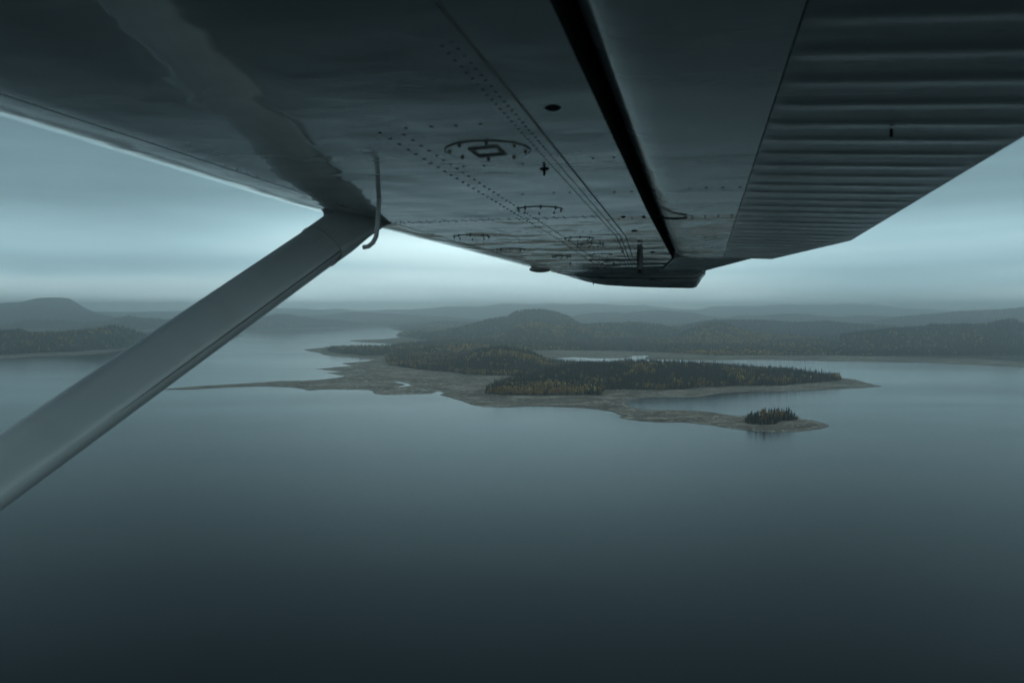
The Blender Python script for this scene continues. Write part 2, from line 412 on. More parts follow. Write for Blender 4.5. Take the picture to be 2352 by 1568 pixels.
# ------------------------------------------------------------------ lake
def water_material():
    m, n = material('lake_water')
    pos = n.node('ShaderNodeNewGeometry').outputs['Position']
    big = n.noise(n.mapping(pos, (0.0012, 0.0045, 1), rot=(0, 0, rad(8))), 1.0, 5, 0.6, 0.6)
    mid = n.noise(n.mapping(pos, (0.010, 0.035, 1), rot=(0, 0, rad(-14))), 1.0, 4, 0.6, 0.3)
    w1 = n.noise(n.mapping(pos, (0.22, 0.75, 1), rot=(0, 0, rad(-32))), 1.0, 4, 0.6, 0.3)
    w2 = n.noise(n.mapping(pos, (1.9, 4.2, 1), rot=(0, 0, rad(-20))), 1.0, 3, 0.6)
    rough = n.math('ADD', n.mapr(big, 0.36, 0.64, 0.040, 0.095), n.mapr(mid, 0.3, 0.7, -0.012, 0.022))
    hgt = n.math('ADD', n.math('MULTIPLY', w1, 1.0), n.math('MULTIPLY', w2, 0.35))
    bmp = n.node('ShaderNodeBump', {'Height': hgt, 'Strength': n.mapr(big, 0.36, 0.64, 0.35, 0.70), 'Distance': 0.11})
    b = n.node('ShaderNodeBsdfPrincipled', {'Base Color': (0.006, 0.011, 0.013, 1), 'Roughness': rough, 'IOR': 1.333, 'Normal': bmp.outputs[0]})
    n.node('ShaderNodeOutputMaterial', {'Surface': b.outputs[0]})
    return m
WX, WY0, WY1 = 14000, -4000, 15500
water = mesh_np('water', [(-WX, WY0, 0), (WX, WY0, 0), (WX, WY1, 0), (-WX, WY1, 0)], np.array([[0, 1, 2, 3]]), [water_material()])
tag(water, 'calm dark lake water reflecting the overcast sky', kind='structure')

# ------------------------------------------------------------------ trees
def tree_material(name, lo, hi, rough=0.8, trans=0.0):
    m, n = material(name)
    tint = n.node('ShaderNodeAttribute', attribute_name='tint').outputs['Fac']
    info = n.node('ShaderNodeObjectInfo').outputs['Random']
    pos = n.node('ShaderNodeNewGeometry').outputs['Position']
    nz = n.noise(pos, 0.9, 2, 0.5)
    f = n.math('ADD', n.math('ADD', n.math('MULTIPLY', tint, 0.8), n.math('MULTIPLY', info, 0.35)), n.math('SUBTRACT', n.math('MULTIPLY', nz, 0.6), 0.35), clamp=True)
    b = n.node('ShaderNodeBsdfPrincipled', {'Base Color': n.ramp(f, [(i / (len(lo) - 1), c) for i, c in enumerate(lo)]), 'Roughness': rough, 'Specular IOR Level': 0.2})
    n.node('ShaderNodeOutputMaterial', {'Surface': b.outputs[0]})
    return m
M_SPRUCE = tree_material('spruce_needles', [(0.006, 0.012, 0.012), (0.013, 0.025, 0.021), (0.028, 0.038, 0.028)], None)
M_GOLD = tree_material('autumn_leaves', [(0.09, 0.042, 0.018), (0.19, 0.090, 0.022), (0.32, 0.19, 0.036), (0.42, 0.30, 0.060)], None)
M_BARK = tree_material('bark', [(0.05, 0.045, 0.04), (0.12, 0.11, 0.10)], None)

def spruce_crown(r, tiers=9, sides=9, rad_=1.6, h=10.0, low=0.10):
    """drooping whorls of separate pointed boughs, ragged outline"""
    V, Fc = [], []
    for i in range(tiers):
        u = i / (tiers - 1)
        z = h * (low + (1 - low) * (u ** 0.92))
        if i == tiers - 1: z = h * 0.95
        R = rad_ * (1 - u) ** 0.85 * r.uniform(0.75, 1.2) + 0.12
        k = max(4, int(sides * (1 - 0.4 * u)))
        a0 = r.uniform(0, 6.28)
        for j in range(k):
            if r.random() < 0.10: continue
            a = a0 + 6.283 * j / k + r.uniform(-.25, .25)
            Rj = R * r.uniform(0.62, 1.28)
            wdt = 0.52 * (6.283 / k) * 1.25
            droop = -0.42 * Rj + r.uniform(-.15, .15)
            top = h / tiers * r.uniform(0.9, 1.5)
            b = len(V)
            V += [(0, 0, z + top), (math.cos(a - wdt) * Rj * .62, math.sin(a - wdt) * Rj * .62, z + droop * .45),
                  (math.cos(a) * Rj, math.sin(a) * Rj, z + droop), (math.cos(a + wdt) * Rj * .62, math.sin(a + wdt) * Rj * .62, z + droop * .45),
                  (0, 0, z - 0.1)]
            Fc += [(b, b + 1, b + 2), (b, b + 2, b + 3), (b + 4, b + 2, b + 1), (b + 4, b + 3, b + 2)]
    b = len(V)
    V += [(0.09, 0, h * .86), (-.05, .08, h * .86), (-.05, -.08, h * .86), (0, 0, h * 1.03)]
    Fc += [(b, b + 1, b + 3), (b + 1, b + 2, b + 3), (b + 2, b, b + 3)]
    return np.array(V), np.array(Fc)
def gold_crown(r, n=210, h=9.0, R=2.3, blobs=8, size=0.55):
    V, Fc = [], []
    cs = []
    for i in range(blobs):
        a = r.uniform(0, 6.28); q = r.uniform(0, 1) ** .6 * R * .6
        cs.append((math.cos(a) * q, math.sin(a) * q, h * r.uniform(.35, .86), R * r.uniform(.32, .58)))
    for i in range(n):
        cx, cy, cz, rr = cs[r.randrange(blobs)]
        d = Vector((r.gauss(0, 1), r.gauss(0, 1), r.gauss(0, 1))).normalized()
        p = Vector((cx, cy, cz)) + d * rr * r.uniform(.65, 1.1); p.z += d.z * rr * .35
        u = d.orthogonal().normalized(); u.rotate(Matrix.Rotation(r.uniform(0, 6.28), 3, d)); u = (u + d * r.uniform(-.5, .5)).normalized()
        w = d.cross(u).normalized(); s = size * r.uniform(.6, 1.3)
        b = len(V)
        V += [p + u * s, p + w * s * .8, p - u * s * .8, p - w * s]
        Fc += [(b, b + 1, b + 2), (b, b + 2, b + 3)]
    return np.array([tuple(v) for v in V]), np.array(Fc)
def trunk_mesh(h, r0, r1, limbs=0, r=None):
    V, Fc = [], []
    def tube(p0, p1, a, b_):
        d = (p1 - p0).normalized(); u = d.orthogonal().normalized(); w = d.cross(u); b = len(V)
        for k in range(6):
            c, s = math.cos(k * math.pi / 3), math.sin(k * math.pi / 3); V.append(p0 + (u * c + w * s) * a)
        for k in range(6):
            c, s = math.cos(k * math.pi / 3), math.sin(k * math.pi / 3); V.append(p1 + (u * c + w * s) * b_)
        for k in range(6): Fc.append((b + k, b + (k + 1) % 6, b + 6 + (k + 1) % 6, b + 6 + k))
    tube(Vector((0, 0, -.6)), Vector((0.05, 0.03, h * .55)), r0, (r0 + r1) / 2)
    tube(Vector((0.05, 0.03, h * .55)), Vector((0, 0, h)), (r0 + r1) / 2, r1)
    for i in range(limbs):
        z = h * r.uniform(.35, .8); a = r.uniform(0, 6.28); L = h * r.uniform(.12, .25)
        tube(Vector((0.03, 0.02, z)), Vector((math.cos(a) * L, math.sin(a) * L, z + L * .7)), r1 * 1.1, r1 * .4)
    return np.array([tuple(v) for v in V]), np.array(Fc)

SPEC = []     # spruce variants: crown mesh, trunk mesh
def mdata(name, vf, mat, smooth=False):
    o = mesh_np(name, vf[0], vf[1], [mat], smooth, {'tint': np.full(len(vf[0]), 0.4)}, link=False)
    me = o.data; bpy.data.objects.remove(o); return me
rr_ = random.Random(3)
spruce_vars = []
for i in range(6):
    c = spruce_crown(rr_, tiers=rr_.choice([9, 10, 11]), rad_=rr_.uniform(1.25, 1.9), low=rr_.uniform(.05, .16))
    spruce_vars.append((mdata('crown', c, M_SPRUCE), mdata('trunk', trunk_mesh(9.2, .14, .03), M_BARK)))
gold_vars = []
for i in range(5):
    c = gold_crown(rr_, 230, 9.0, rr_.uniform(1.9, 2.5), rr_.choice([7, 9, 11]))
    gold_vars.append((mdata('crown', c, M_GOLD), mdata('trunk', trunk_mesh(7.6, .13, .04, 5, rr_), M_BARK)))

# near, mid and far low-detail trees for the wood mass
low_spruce = [spruce_crown(rr_, tiers=6, sides=5, rad_=1.8, low=.04) for _ in range(4)]
far_spruce = [spruce_crown(rr_, tiers=3, sides=4, rad_=2.7, low=.0) for _ in range(3)]
low_gold = [gold_crown(rr_, 30, 8.0, 2.4, 5, 1.1) for _ in range(4)]
far_gold = [gold_crown(rr_, 10, 7.5, 2.6, 4, 1.9) for _ in range(3)]

# candidate positions
def scatter(y0, y1, per, tlo, thi):
    area = (thi - tlo) * (y1 ** 2 - y0 ** 2) / 2
    n = int(area / per)
    y = np.sqrt(rng.uniform(y0 ** 2, y1 ** 2, n)); t = rng.uniform(tlo, thi, n)
    return t * y, y
tl, th_ = t_ax[0] * .97, t_ax[-1] * .97
xs1, ys1 = scatter(650, 1750, 10.0, ray(700, 800)[0], ray(2000, 800)[0])
xs2, ys2 = scatter(1750, 3000, 48.0, tl, th_)
xs3, ys3 = scatter(3000, 4300, 100.0, tl, th_)
xs4, ys4 = scatter(4300, 6000, 330.0, tl, th_)
X = np.concatenate([xs1, xs2, xs3, xs4]); Y = np.concatenate([ys1, ys2, ys3, ys4])
zone = np.concatenate([np.full(len(a), i) for i, a in enumerate((xs1, xs2, xs3, xs4))])
dw = lookup(DWG, X, Y)
islet_c = WD_ISLET.mean(axis=0)
on_islet = (np.hypot(X - islet_c[0], Y - islet_c[1]) < 60) & (Y < 800)
gap = fbm(X / 25, Y / 25, 2, 50)
ok = (dw > (fbm(X / 12, Y / 12, 2, 8) - .5) * 5) & (~on_islet) & (gap > 0.18) & (lookup(HG, X, Y) > 0.6)
X, Y, zone, dw = X[ok], Y[ok], zone[ok], dw[ok]
Z = lookup(HG, X, Y) - 0.3
k1 = fbm(X / 90, Y / 60, 3, 21); k2 = fbm(X / 18, Y / 18, 2, 22)
patch = np.clip((k1 - 0.50) * 8, 0, 1) * np.clip((k2 - .35) * 4, 0, 1)
pgold = 0.03 + 0.75 * patch
k3 = fbm(X / 300, Y / 200, 3, 41)
far_patch = np.clip((k3 - 0.50) * 7, 0, 1) * np.clip((k2 - .30) * 3, 0, 1)
tt = X / Y
rightness = np.clip((tt - 0.30) / 0.12, 0, 1); leftness = np.clip((-0.30 - tt) / 0.08, 0, 1)
pgold = np.where(zone >= 1, (0.03 + 0.62 * far_patch) * (1 - 0.75 * rightness) * (1 - 0.6 * leftness), pgold * (1 - 0.5 * np.clip((tt - .05) / .15, 0, 1)))
# birch stands the photograph shows
def spot(pts_px, r, amt, z=3.0):
    global pgold
    for (px, py) in pts_px:
        c = ground([(px, py)], z)[0]
        q = np.exp(-((X - c[0]) ** 2 + ((Y - c[1]) / 1.3) ** 2) / (2 * r * r))
        pgold = np.maximum(pgold, amt * q)
spot([(1135, 903), (1165, 905), (1200, 905), (1235, 905), (1275, 905), (1310, 904)], 9, .95)
spot([(1508, 894), (1518, 894)], 7, .9)
spot([(1722, 858), (1735, 861), (1750, 864)], 10, .9)
spot([(1928, 871)], 8, .9)
spot([(1765, 815), (1590, 811), (1610, 812), (1640, 813)], 22, .9)
spot([(940, 815), (970, 817), (1000, 820)], 16, .75)
isg = rng.random(len(X)) < pgold
hgt = np.where(isg, rng.uniform(6.0, 9.5, len(X)), rng.uniform(4.5, 13.0, len(X)) * (0.75 + 0.4 * k1))
hgt = np.where(dw < 4, hgt * .8, hgt)
tallest = rng.random(len(X)) < 0.03; hgt = np.where(tallest & ~isg, hgt * 1.3, hgt)
hgt = np.where(zone >= 2, hgt * 1.05, hgt)

# the islet's own trees, placed one by one
il = []
def il_add(px, py, h, gold=False, wid=1.0):
    c = ground([(px, py)], 2.0)[0]; il.append((c[0], c[1], h, gold, wid))
ri = random.Random(11)
for (px, py, h) in [(1811,960,13.6),(1806,959,12.0),(1800,961,10.2),(1818,960,10.6),(1825,960,8.2),(1829,960,5.0),(1772,962,13.0),(1778,960,12.4),(1766,962,11.6),
                    (1790,962,10.6),(1783,959,11.2),(1795,959,11.4),(1760,964,10.6),(1742,966,8.8),(1736,967,9.2),(1730,968,7.6),(1724,969,8.6),(1719,968,6.4),(1714,968,5.0),
                    (1748,968,9.0),(1755,970,9.6),(1763,972,8.8),(1738,971,7.4),(1729,972,6.2),(1746,973,7.0),(1770,973,8.2),(1777,972,7.4),(1756,973.5,6.6),(1785,968,8.6),
                    (1791,966,8.0),(1801,964.5,8.6),(1809,963.5,8.8),(1817,962.5,8.4),(1822,961.5,6.6),(1733,962,8.4),(1741,960,9.0),(1750,959,9.8),(1758,957.5,10.8),(1787,957,10.8),
                    (1720,963.5,6.8),(1776,967,9.2),(1768,968,8.6),(1712,966,3.6),(1765,974.2,5.2),(1782,971.5,5.0)]:
    il_add(px, py, h * ri.uniform(.94, 1.04) * .92)
for k in range(34):
    a_ = ri.uniform(0, 1); b_ = ri.uniform(.1, .95)
    il_add(1716 + 108 * a_, (958.5 + 0.5 * a_) * (1 - b_) + (971.5 - 9 * a_ * a_) * b_, ri.uniform(5.0, 9.0))
for (px, py, h, w) in [(1752,966,12.4,.95),(1757,972,7.2,1.1),(1773,964,9.4,1.0),(1781,966,9.6,1.1),(1788,964,9.6,1.0),(1796,963,8.6,1.0),(1765,966,9.0,1.1),(1773,973,4.6,1.2),(1831,960,4.2,.9),
                       (1748,971,5.4,1.1),(1722,971,3.2,1.0),(1804,962,7.0,.9)]:
    il_add(px, py, h * .95, True, w)
il = np.array(il, dtype=float)

# which trees show largest: sweep from near to far with a skyline per column
def to_px(x, y, z):
    d = y * cp + (ALT - z) * sp_
    return CW / 2 + F * x / d, CH / 2 - F * ((z - ALT) * cp + y * sp_) / d
px_, pb_ = to_px(X, Y, Z); _, pt_ = to_px(X, Y, Z + hgt)
cand = np.where((zone == 0) & (px_ > 20) & (px_ < CW - 20))[0]
cand = cand[np.argsort(Y[cand])]
sky_ = np.full(2400, 2000.0); show = np.zeros(len(X))
for i in cand:
    c = int(px_[i]); top = sky_[max(c - 1, 0):c + 3].mean()
    show[i] = max(0.0, min(pb_[i], top) - pt_[i])
    sky_[c - 1:c + 2] = np.minimum(sky_[c - 1:c + 2], pt_[i])
n_sp = 296 - int((il[:, 3] == 0).sum()); n_go = 190 - int((il[:, 3] == 1).sum())
sp_idx = np.where(~isg & (show > 0))[0]; sp_idx = sp_idx[np.argsort(-show[sp_idx])][:n_sp]
go_idx = np.where(isg & (show > 1.5))[0]; go_idx = go_idx[np.argsort(-show[go_idx])][:n_go]
single = np.zeros(len(X), dtype=bool); single[sp_idx] = True; single[go_idx] = True

def place_tree(x, y, z, h, gold, wid, label, seed):
    r = random.Random(seed)
    cr, tr = r.choice(gold_vars if gold else spruce_vars)
    root = bpy.data.objects.new('birch_tree' if gold else 'spruce_tree', None)
    COL.objects.link(root); root.empty_display_size = 1
    root.location = (x, y, z); s = h / (9.0 if gold else 10.2)
    root.scale = (s * wid, s * wid, s); root.rotation_euler = (r.uniform(-.03, .03), r.uniform(-.03, .03), r.uniform(0, 6.28))
    tag(root, label, 'tree', 'autumn birches standing in view' if gold else 'dark spruces standing in view')
    for nm, me in (('crown', cr), ('trunk', tr)):
        o = bpy.data.objects.new(nm, me); COL.objects.link(o); o.parent = root

def place_words(px, py):
    if py > 885:
        if px < 1160: return 'at the left end of the near grove on the mudflat'
        if px < 1270: return 'in the middle of the near grove behind the pale mudflat'
        if px < 1400: return 'at the right end of the near grove behind the mudflat'
        if px < 1540: return 'on the wood edge above the narrow bay'
        return 'on the wood edge over the grey bank of the bay'
    if px < 900: return 'on the far left point of the wooded peninsula'
    if px < 1120: return 'on the wood edge above the wide brown mudflat'
    if px < 1260: return 'on the wooded knoll left of the lake channel'
    if px < 1450: return 'on the low ridge behind the near grove'
    if px < 1650: return 'on the middle of the peninsula ridge'
    if px < 1850: return 'on the long right arm of the peninsula'
    return 'at the right tip of the peninsula wood'

for i in np.concatenate([sp_idx, go_idx]):
    g = bool(isg[i])
    tall = hgt[i] > (8.0 if g else 9.5)
    w = ('tall ' if tall else 'short ') + ('golden autumn birch ' if g else 'dark pointed spruce ')
    place_tree(X[i], Y[i], Z[i], hgt[i], g, 1.0, w + place_words(px_[i], pb_[i]), int(i))

special = {0: 'tallest dark spruce near the right end of the small islet wood', 6: 'tallest dark spruce in the middle of the islet wood'}
gn = 0
for k, (x, y, h, g, wd_) in enumerate(il):
    z = float(lookup(HG, np.array([x]), np.array([y]))[0]) - .15
    p = to_px(x, y, z)[0]
    side = 'left' if p < 1748 else ('middle' if p < 1788 else 'right')
    if g:
        lab = 'tall orange birch rising above the left half of the islet wood' if gn == 0 else '%s golden birch among spruces in the %s of the islet wood' % ('low' if h < 6 else 'rounded', side)
        gn += 1
    else:
        lab = special.get(k, '%s dark spruce in the %s of the islet wood' % ('tall' if h > 9.3 else ('mid-sized' if h > 7 else 'low'), side))
    place_tree(x, y, z, h, bool(g), wd_ * (1.15 if g else 1.6), lab, 500 + k)

# the rest of the woods as masses, one object for each stretch of wood
def wood_mass(name, mask, label):
    parts_v, parts_f, parts_t, parts_m, off = [], [], [], [], 0
    for gold in (False, True):
        for z_far in (0, 1):
            sel = np.where(mask & (isg == gold) & ((zone > 0) == bool(z_far)))[0]
            lib = (far_gold if z_far else low_gold) if gold else (far_spruce if z_far else low_spruce)
            for vi, (bv, bf) in enumerate(lib):
                s = sel[vi::len(lib)]
                if not len(s): continue
                a = rng.uniform(0, 6.28, len(s)); sc = hgt[s] / (8.0 if gold else 10.2)
                wv = sc * rng.uniform(.8, 1.25, len(s)) * np.where(zone[s] == 3, 1.9, np.where(zone[s] == 2, 1.4, np.where(zone[s] == 1, 1.15, 1.0)))
                ca, sa = np.cos(a) * wv, np.sin(a) * wv
                vx = bv[None, :, 0] * ca[:, None] - bv[None, :, 1] * sa[:, None] + X[s][:, None]
                vy = bv[None, :, 0] * sa[:, None] + bv[None, :, 1] * ca[:, None] + Y[s][:, None]
                vz = bv[None, :, 2] * sc[:, None] + Z[s][:, None]
                v = np.stack([vx, vy, vz], -1).reshape(-1, 3)
                f = (bf[None] + (np.arange(len(s)) * len(bv))[:, None, None]).reshape(-1, 3) + off
                parts_v.append(v); parts_f.append(f); off += len(v)
                parts_t.append(np.repeat(rng.uniform(0, 1, len(s)), len(bv))); parts_m.append(np.full(len(f), int(gold)))
    o = mesh_np(name, np.concatenate(parts_v), np.concatenate(parts_f), [M_SPRUCE, M_GOLD], False, {'tint': np.concatenate(parts_t)}, np.concatenate(parts_m))
    tag(o, label, 'forest', kind='stuff')
rest = ~single
pen = rest & (zone == 0)
leftw = rest & (zone > 0) & (px_ < 600) & (Y < 3300)
wood_mass('peninsula_forest', pen, 'dense dark spruce wood with golden birches covering the peninsula')
wood_mass('headland_forest', leftw, 'hazy dark wood on the low headland behind the wing strut')
wood_mass('mainland_forest', rest & (zone > 0) & ~leftw, 'hazy autumn forest over the mainland hills beyond the channel')
print('trees', len(X), 'near', int((zone == 0).sum()), 'single', len(sp_idx), len(go_idx))

# driftwood and stones left on the drained shore
def shore_litter():
    n = 60000
    t = rng.uniform(ray(560, 800)[0], ray(2060, 800)[0], n); y = rng.uniform(655, 1500, n); x = t * y
    d = lookup(DSG, x, y); w = lookup(DWG, x, y)
    dens = np.where(d < 9, .9, .25) + .8 * np.clip(fbm(x / 20, y / 20, 2, 91) - .55, 0, 1) * 3
    ok_ = (d > 1.0) & (w < -1) & (rng.random(n) < dens * .8)
    x, y = x[ok_][:3800], y[ok_][:3800]; z = lookup(HG, x, y)
    hexa = np.array([(math.cos(k * math.pi / 3), math.sin(k * math.pi / 3), 0) for k in range(6)] + [(.5 * math.cos(k * math.pi / 3 + .4), .5 * math.sin(k * math.pi / 3 + .4), 1) for k in range(6)] + [(0, 0, 1.1)])
    f4 = np.array([(k, (k + 1) % 6, 6 + (k + 1) % 6, 6 + k) for k in range(6)]); f3 = np.array([(6 + k, 6 + (k + 1) % 6, 12) for k in range(6)])
    m_ = len(x); log = rng.random(m_) < .4
    a = np.where(log, rng.normal(0.15, .5, m_), rng.uniform(0, 3.14, m_))
    lx = np.where(log, rng.uniform(1.6, 4.2, m_), rng.uniform(.35, 1.1, m_)); ly = np.where(log, rng.uniform(.14, .3, m_), lx * rng.uniform(.6, 1, m_)); lz = np.where(log, .3, rng.uniform(.2, .6, m_))
    vx = hexa[None, :, 0] * lx[:, None]; vy = hexa[None, :, 1] * ly[:, None]
    ca, sa = np.cos(a)[:, None], np.sin(a)[:, None]
    v = np.stack([vx * ca - vy * sa + x[:, None], vx * sa + vy * ca + y[:, None], hexa[None, :, 2] * lz[:, None] + z[:, None] - .08], -1).reshape(-1, 3)
    off = (np.arange(m_) * 13)[:, None, None]
    mt, nn = material('driftwood_and_stone')
    tn = nn.node('ShaderNodeAttribute', attribute_name='tint').outputs['Fac']
    b = nn.node('ShaderNodeBsdfPrincipled', {'Base Color': nn.ramp(tn, [(0, (.07, .06, .05)), (.5, (.22, .20, .17)), (1, (.50, .47, .41))]), 'Roughness': .9})
    nn.node('ShaderNodeOutputMaterial', {'Surface': b.outputs[0]})
    tv = np.repeat(np.where(log, rng.uniform(.5, 1, m_), rng.uniform(0, .8, m_)), 13)
    o = mesh_np('driftwood', v, [(f4[None] + off).reshape(-1, 4), (f3[None] + off).reshape(-1, 3)], [mt], False, {'tint': tv})
    tag(o, 'pale driftwood and stones littering the drained muddy shore', 'shore litter', kind='stuff')
shore_litter()

# ------------------------------------------------------------------ aircraft
S = ray(1611, 742); S = S / np.linalg.norm(S)
camx = np.array([1.0, 0, 0])
N = np.cross(camx, S); N = N / np.linalg.norm(N)
Vv = np.cross(N, S)                       # forward along the fuselage (left in the photograph)
BASE = np.array([-0.55, 0.2, -1.35])      # the aircraft's base point, in its own span / forward / up axes
R3 = Matrix(((S[0], Vv[0], N[0]), (S[1], Vv[1], N[1]), (S[2], Vv[2], N[2])))
plane = bpy.data.objects.new('floatplane', None); COL.objects.link(plane)
bw = np.array([0, 0, ALT]) + S * BASE[0] + Vv * BASE[1] + N * BASE[2]
plane.matrix_world = Matrix.Translation(Vector(bw)) @ R3.to_4x4()
tag(plane, 'white high wing aircraft seen from its cabin, wing underside and strut', 'aircraft')

def PL(px, py, s):
    r = ray(px, py); k = s / (r @ S)
    return np.array([s, k * (r @ Vv), k * (r @ N)])
def PN(px, py, n):
    r = ray(px, py); k = n / (r @ N)
    return np.array([k * (r @ S), k * (r @ Vv), n])
def ap(name, v, faces, mats, smooth=True, matidx=None, parent=None, attrs=None):
    v = np.asarray(v, dtype=float) - BASE
    o = mesh_np(name, v, faces, mats, smooth, attrs, matidx, parent=parent or plane)
    return o

def paint_material(name, base_col=(0.42, 0.45, 0.45), rough=0.12, dirt=1.0, wav=1.0, coat=1.0):
    m, n = material(name)
    obj = n.node('ShaderNodeTexCoord').outputs['Object']
    streak = n.noise(n.mapping(obj, (14, 1.6, 4)), 1.0, 5, 0.6, 0.4)
    blot = n.noise(n.mapping(obj, (3.0, 1.6, 3)), 1.0, 5, 0.6, 0.6)
    so = n.node('ShaderNodeSeparateXYZ', {0: obj})
    outb = n.mapr(so.outputs[0], -9.0 if name == 'strut_paint' else 1.9, -8.0 if name == 'strut_paint' else 3.4, 0.12, 1.0)
    c = n.mix(n.math('MULTIPLY', n.math('MULTIPLY', n.mapr(streak, 0.52, 0.66), 0.75 * dirt), outb), base_col, (0.26, 0.23, 0.18))
    c = n.mix(n.math('MULTIPLY', n.math('MULTIPLY', n.mapr(blot, 0.54, 0.62), 0.6 * dirt), outb), c, (0.30, 0.27, 0.21))
    spot = n.noise(n.mapping(obj, (22, 13, 8)), 1.0, 4, 0.65, 0.8)
    c = n.mix(n.math('MULTIPLY', n.math('MULTIPLY', n.mapr(spot, 0.60, 0.66), 0.8 * dirt), n.math('MULTIPLY', n.mapr(so.outputs[0], 1.8, 3.0, 0, 1.0), n.mapr(blot, 0.42, 0.55))), c, (0.07, 0.06, 0.05))
    wave = n.noise(n.mapping(obj, (2.2, 3.2, 2)), 1.0, 2, 0.5)
    wave2 = n.noise(n.mapping(obj, (9, 5, 4)), 1.0, 2, 0.5)
    ribs = n.math('SINE', n.math('MULTIPLY', n.math('ADD', so.outputs[0], n.math('MULTIPLY', wave2, 0.10)), 19.0))
    h0 = n.math('ADD', wave, n.math('ADD', n.math('MULTIPLY', wave2, 0.22), n.math('MULTIPLY', ribs, 0.035)))
    h = n.math('MULTIPLY', h0, n.mapr(so.outputs[0], 2.6, 4.6, 0.75, 2.0))
    bmp = n.node('ShaderNodeBump', {'Height': h, 'Strength': 1.0 * wav, 'Distance': 0.008})
    r = n.math('ADD', n.mapr(streak, 0.45, 0.75, rough, rough + 0.16), 0.0)
    b = n.node('ShaderNodeBsdfPrincipled', {'Base Color': c, 'Roughness': r, 'Normal': bmp.outputs[0], 'Coat Weight': coat, 'Coat Roughness': 0.025, 'Coat Normal': bmp.outputs[0]})
    n.node('ShaderNodeOutputMaterial', {'Surface': b.outputs[0]})
    return m
def plain(name, c, rough=0.5, metal=0.0):
    m, n = material(name)
    obj = n.node('ShaderNodeTexCoord').outputs['Object']
    nz = n.noise(obj, 30, 3, 0.6)
    col_ = n.mix(n.mapr(nz, 0.3, 0.7, 0, 0.5), c, tuple(x * 0.6 for x in c))
    b = n.node('ShaderNodeBsdfPrincipled', {'Base Color': col_, 'Roughness': rough, 'Metallic': metal})
    n.node('ShaderNodeOutputMaterial', {'Surface': b.outputs[0]})
    return m
M_WING = paint_material('wing_paint')
M_FNOSE = paint_material('flap_nose_paint', (0.55, 0.57, 0.57), 0.2, 0.8, 0.3, 0.7)
M_FLAP = paint_material('flap_paint', (0.40, 0.42, 0.42), 0.26, 0.7, 0.4, 0.3)
M_STRUT = paint_material('strut_paint', (0.46, 0.50, 0.51), 0.40, 0.1, 0.2, 0.3)
M_GRIME = plain('grimy_rivets', (0.38, 0.37, 0.35), 0.45)
M_BLACK = plain('black_rubber_and_gap_shade', (0.008, 0.008, 0.008), 0.7)
M_DARKMETAL = plain('dull_metal', (0.10, 0.10, 0.10), 0.45, 0.6)

N0 = 0.33
def lin(s, pts):
    return np.interp(s, [p[0] for p in pts], [p[1] for p in pts])
def le(s):   return lin(s, [(-1, 1.095), (1.3, 1.095), (2.1, 1.110), (2.87, 1.099), (3.69, 1.048), (4.65, 1.012), (5.15, 0.985)])
def seam(s): return lin(s, [(-1, 0.266), (1.1, 0.267), (3.05, 0.281), (5.15, 0.402)])
def rear(s): return lin(s, [(-1, 0.143), (2.4, 0.154), (4.13, 0.143), (5.15, 0.262)])
S_END = 5.15
def under(s, v):
    v0 = le(s) * 1.145 - 0.32
    return N0 + .47 * max(0.0, v - v0) ** 2

# main lower skin with rounded nose, upper skin and the cove wall behind
st = np.concatenate([np.linspace(-0.6, 3.0, 40), np.linspace(3.09, S_END, 30)])
rows = []
for s in st:
    L, Rr = le(s), rear(s)
    ch = L - Rr + 0.25
    tk = 0.21 * (ch / 1.2)
    prof = []
    # cove wall (rear spar) up and under the top skin, seen in the flap gap
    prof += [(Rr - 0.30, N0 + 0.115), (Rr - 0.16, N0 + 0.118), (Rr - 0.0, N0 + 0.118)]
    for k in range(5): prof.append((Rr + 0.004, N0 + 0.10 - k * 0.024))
    for k in range(26):
        u = k / 25.0
        vs_ = L * 1.145; v0 = vs_ - 0.32
        prof.append((Rr + 0.004 + (v0 - Rr - 0.004) * u, N0))
    # nose: the underside curls up gently, then rounds over
    for q in np.linspace(.02, .32, 14): prof.append((v0 + q, N0 + .47 * q * q))
    for a, b in ((.015, .055), (.027, .064), (.035, .076), (.038, .09), (.035, .104), (.027, .117), (.012, .128), (-.012, .136)): prof.append((vs_ + a, N0 + b))
    LL = vs_
    for u in np.linspace(0, 1, 14)[1:]:
        v = LL - (LL - Rr + 0.2) * u
        prof.append((v - .012 * (1 - u), N0 + 0.136 + tk * .42 * math.sin(math.pi * min(1, (u * .9 + .1)) ** .7) * (1 - u * .25) - 0.0 * u))
    prof.append((Rr - 0.31, N0 + 0.13))
    rows.append([(s, v, n_) for v, n_ in prof])
rows = np.array(rows); nr, nc = rows.shape[:2]
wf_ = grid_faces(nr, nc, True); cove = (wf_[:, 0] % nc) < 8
parts = [(rows.reshape(-1, 3), [wf_[~cove]], 0), (rows.reshape(-1, 3), [wf_[cove]], 2)]  # cove faces coloured black to stand for the shade inside the gap

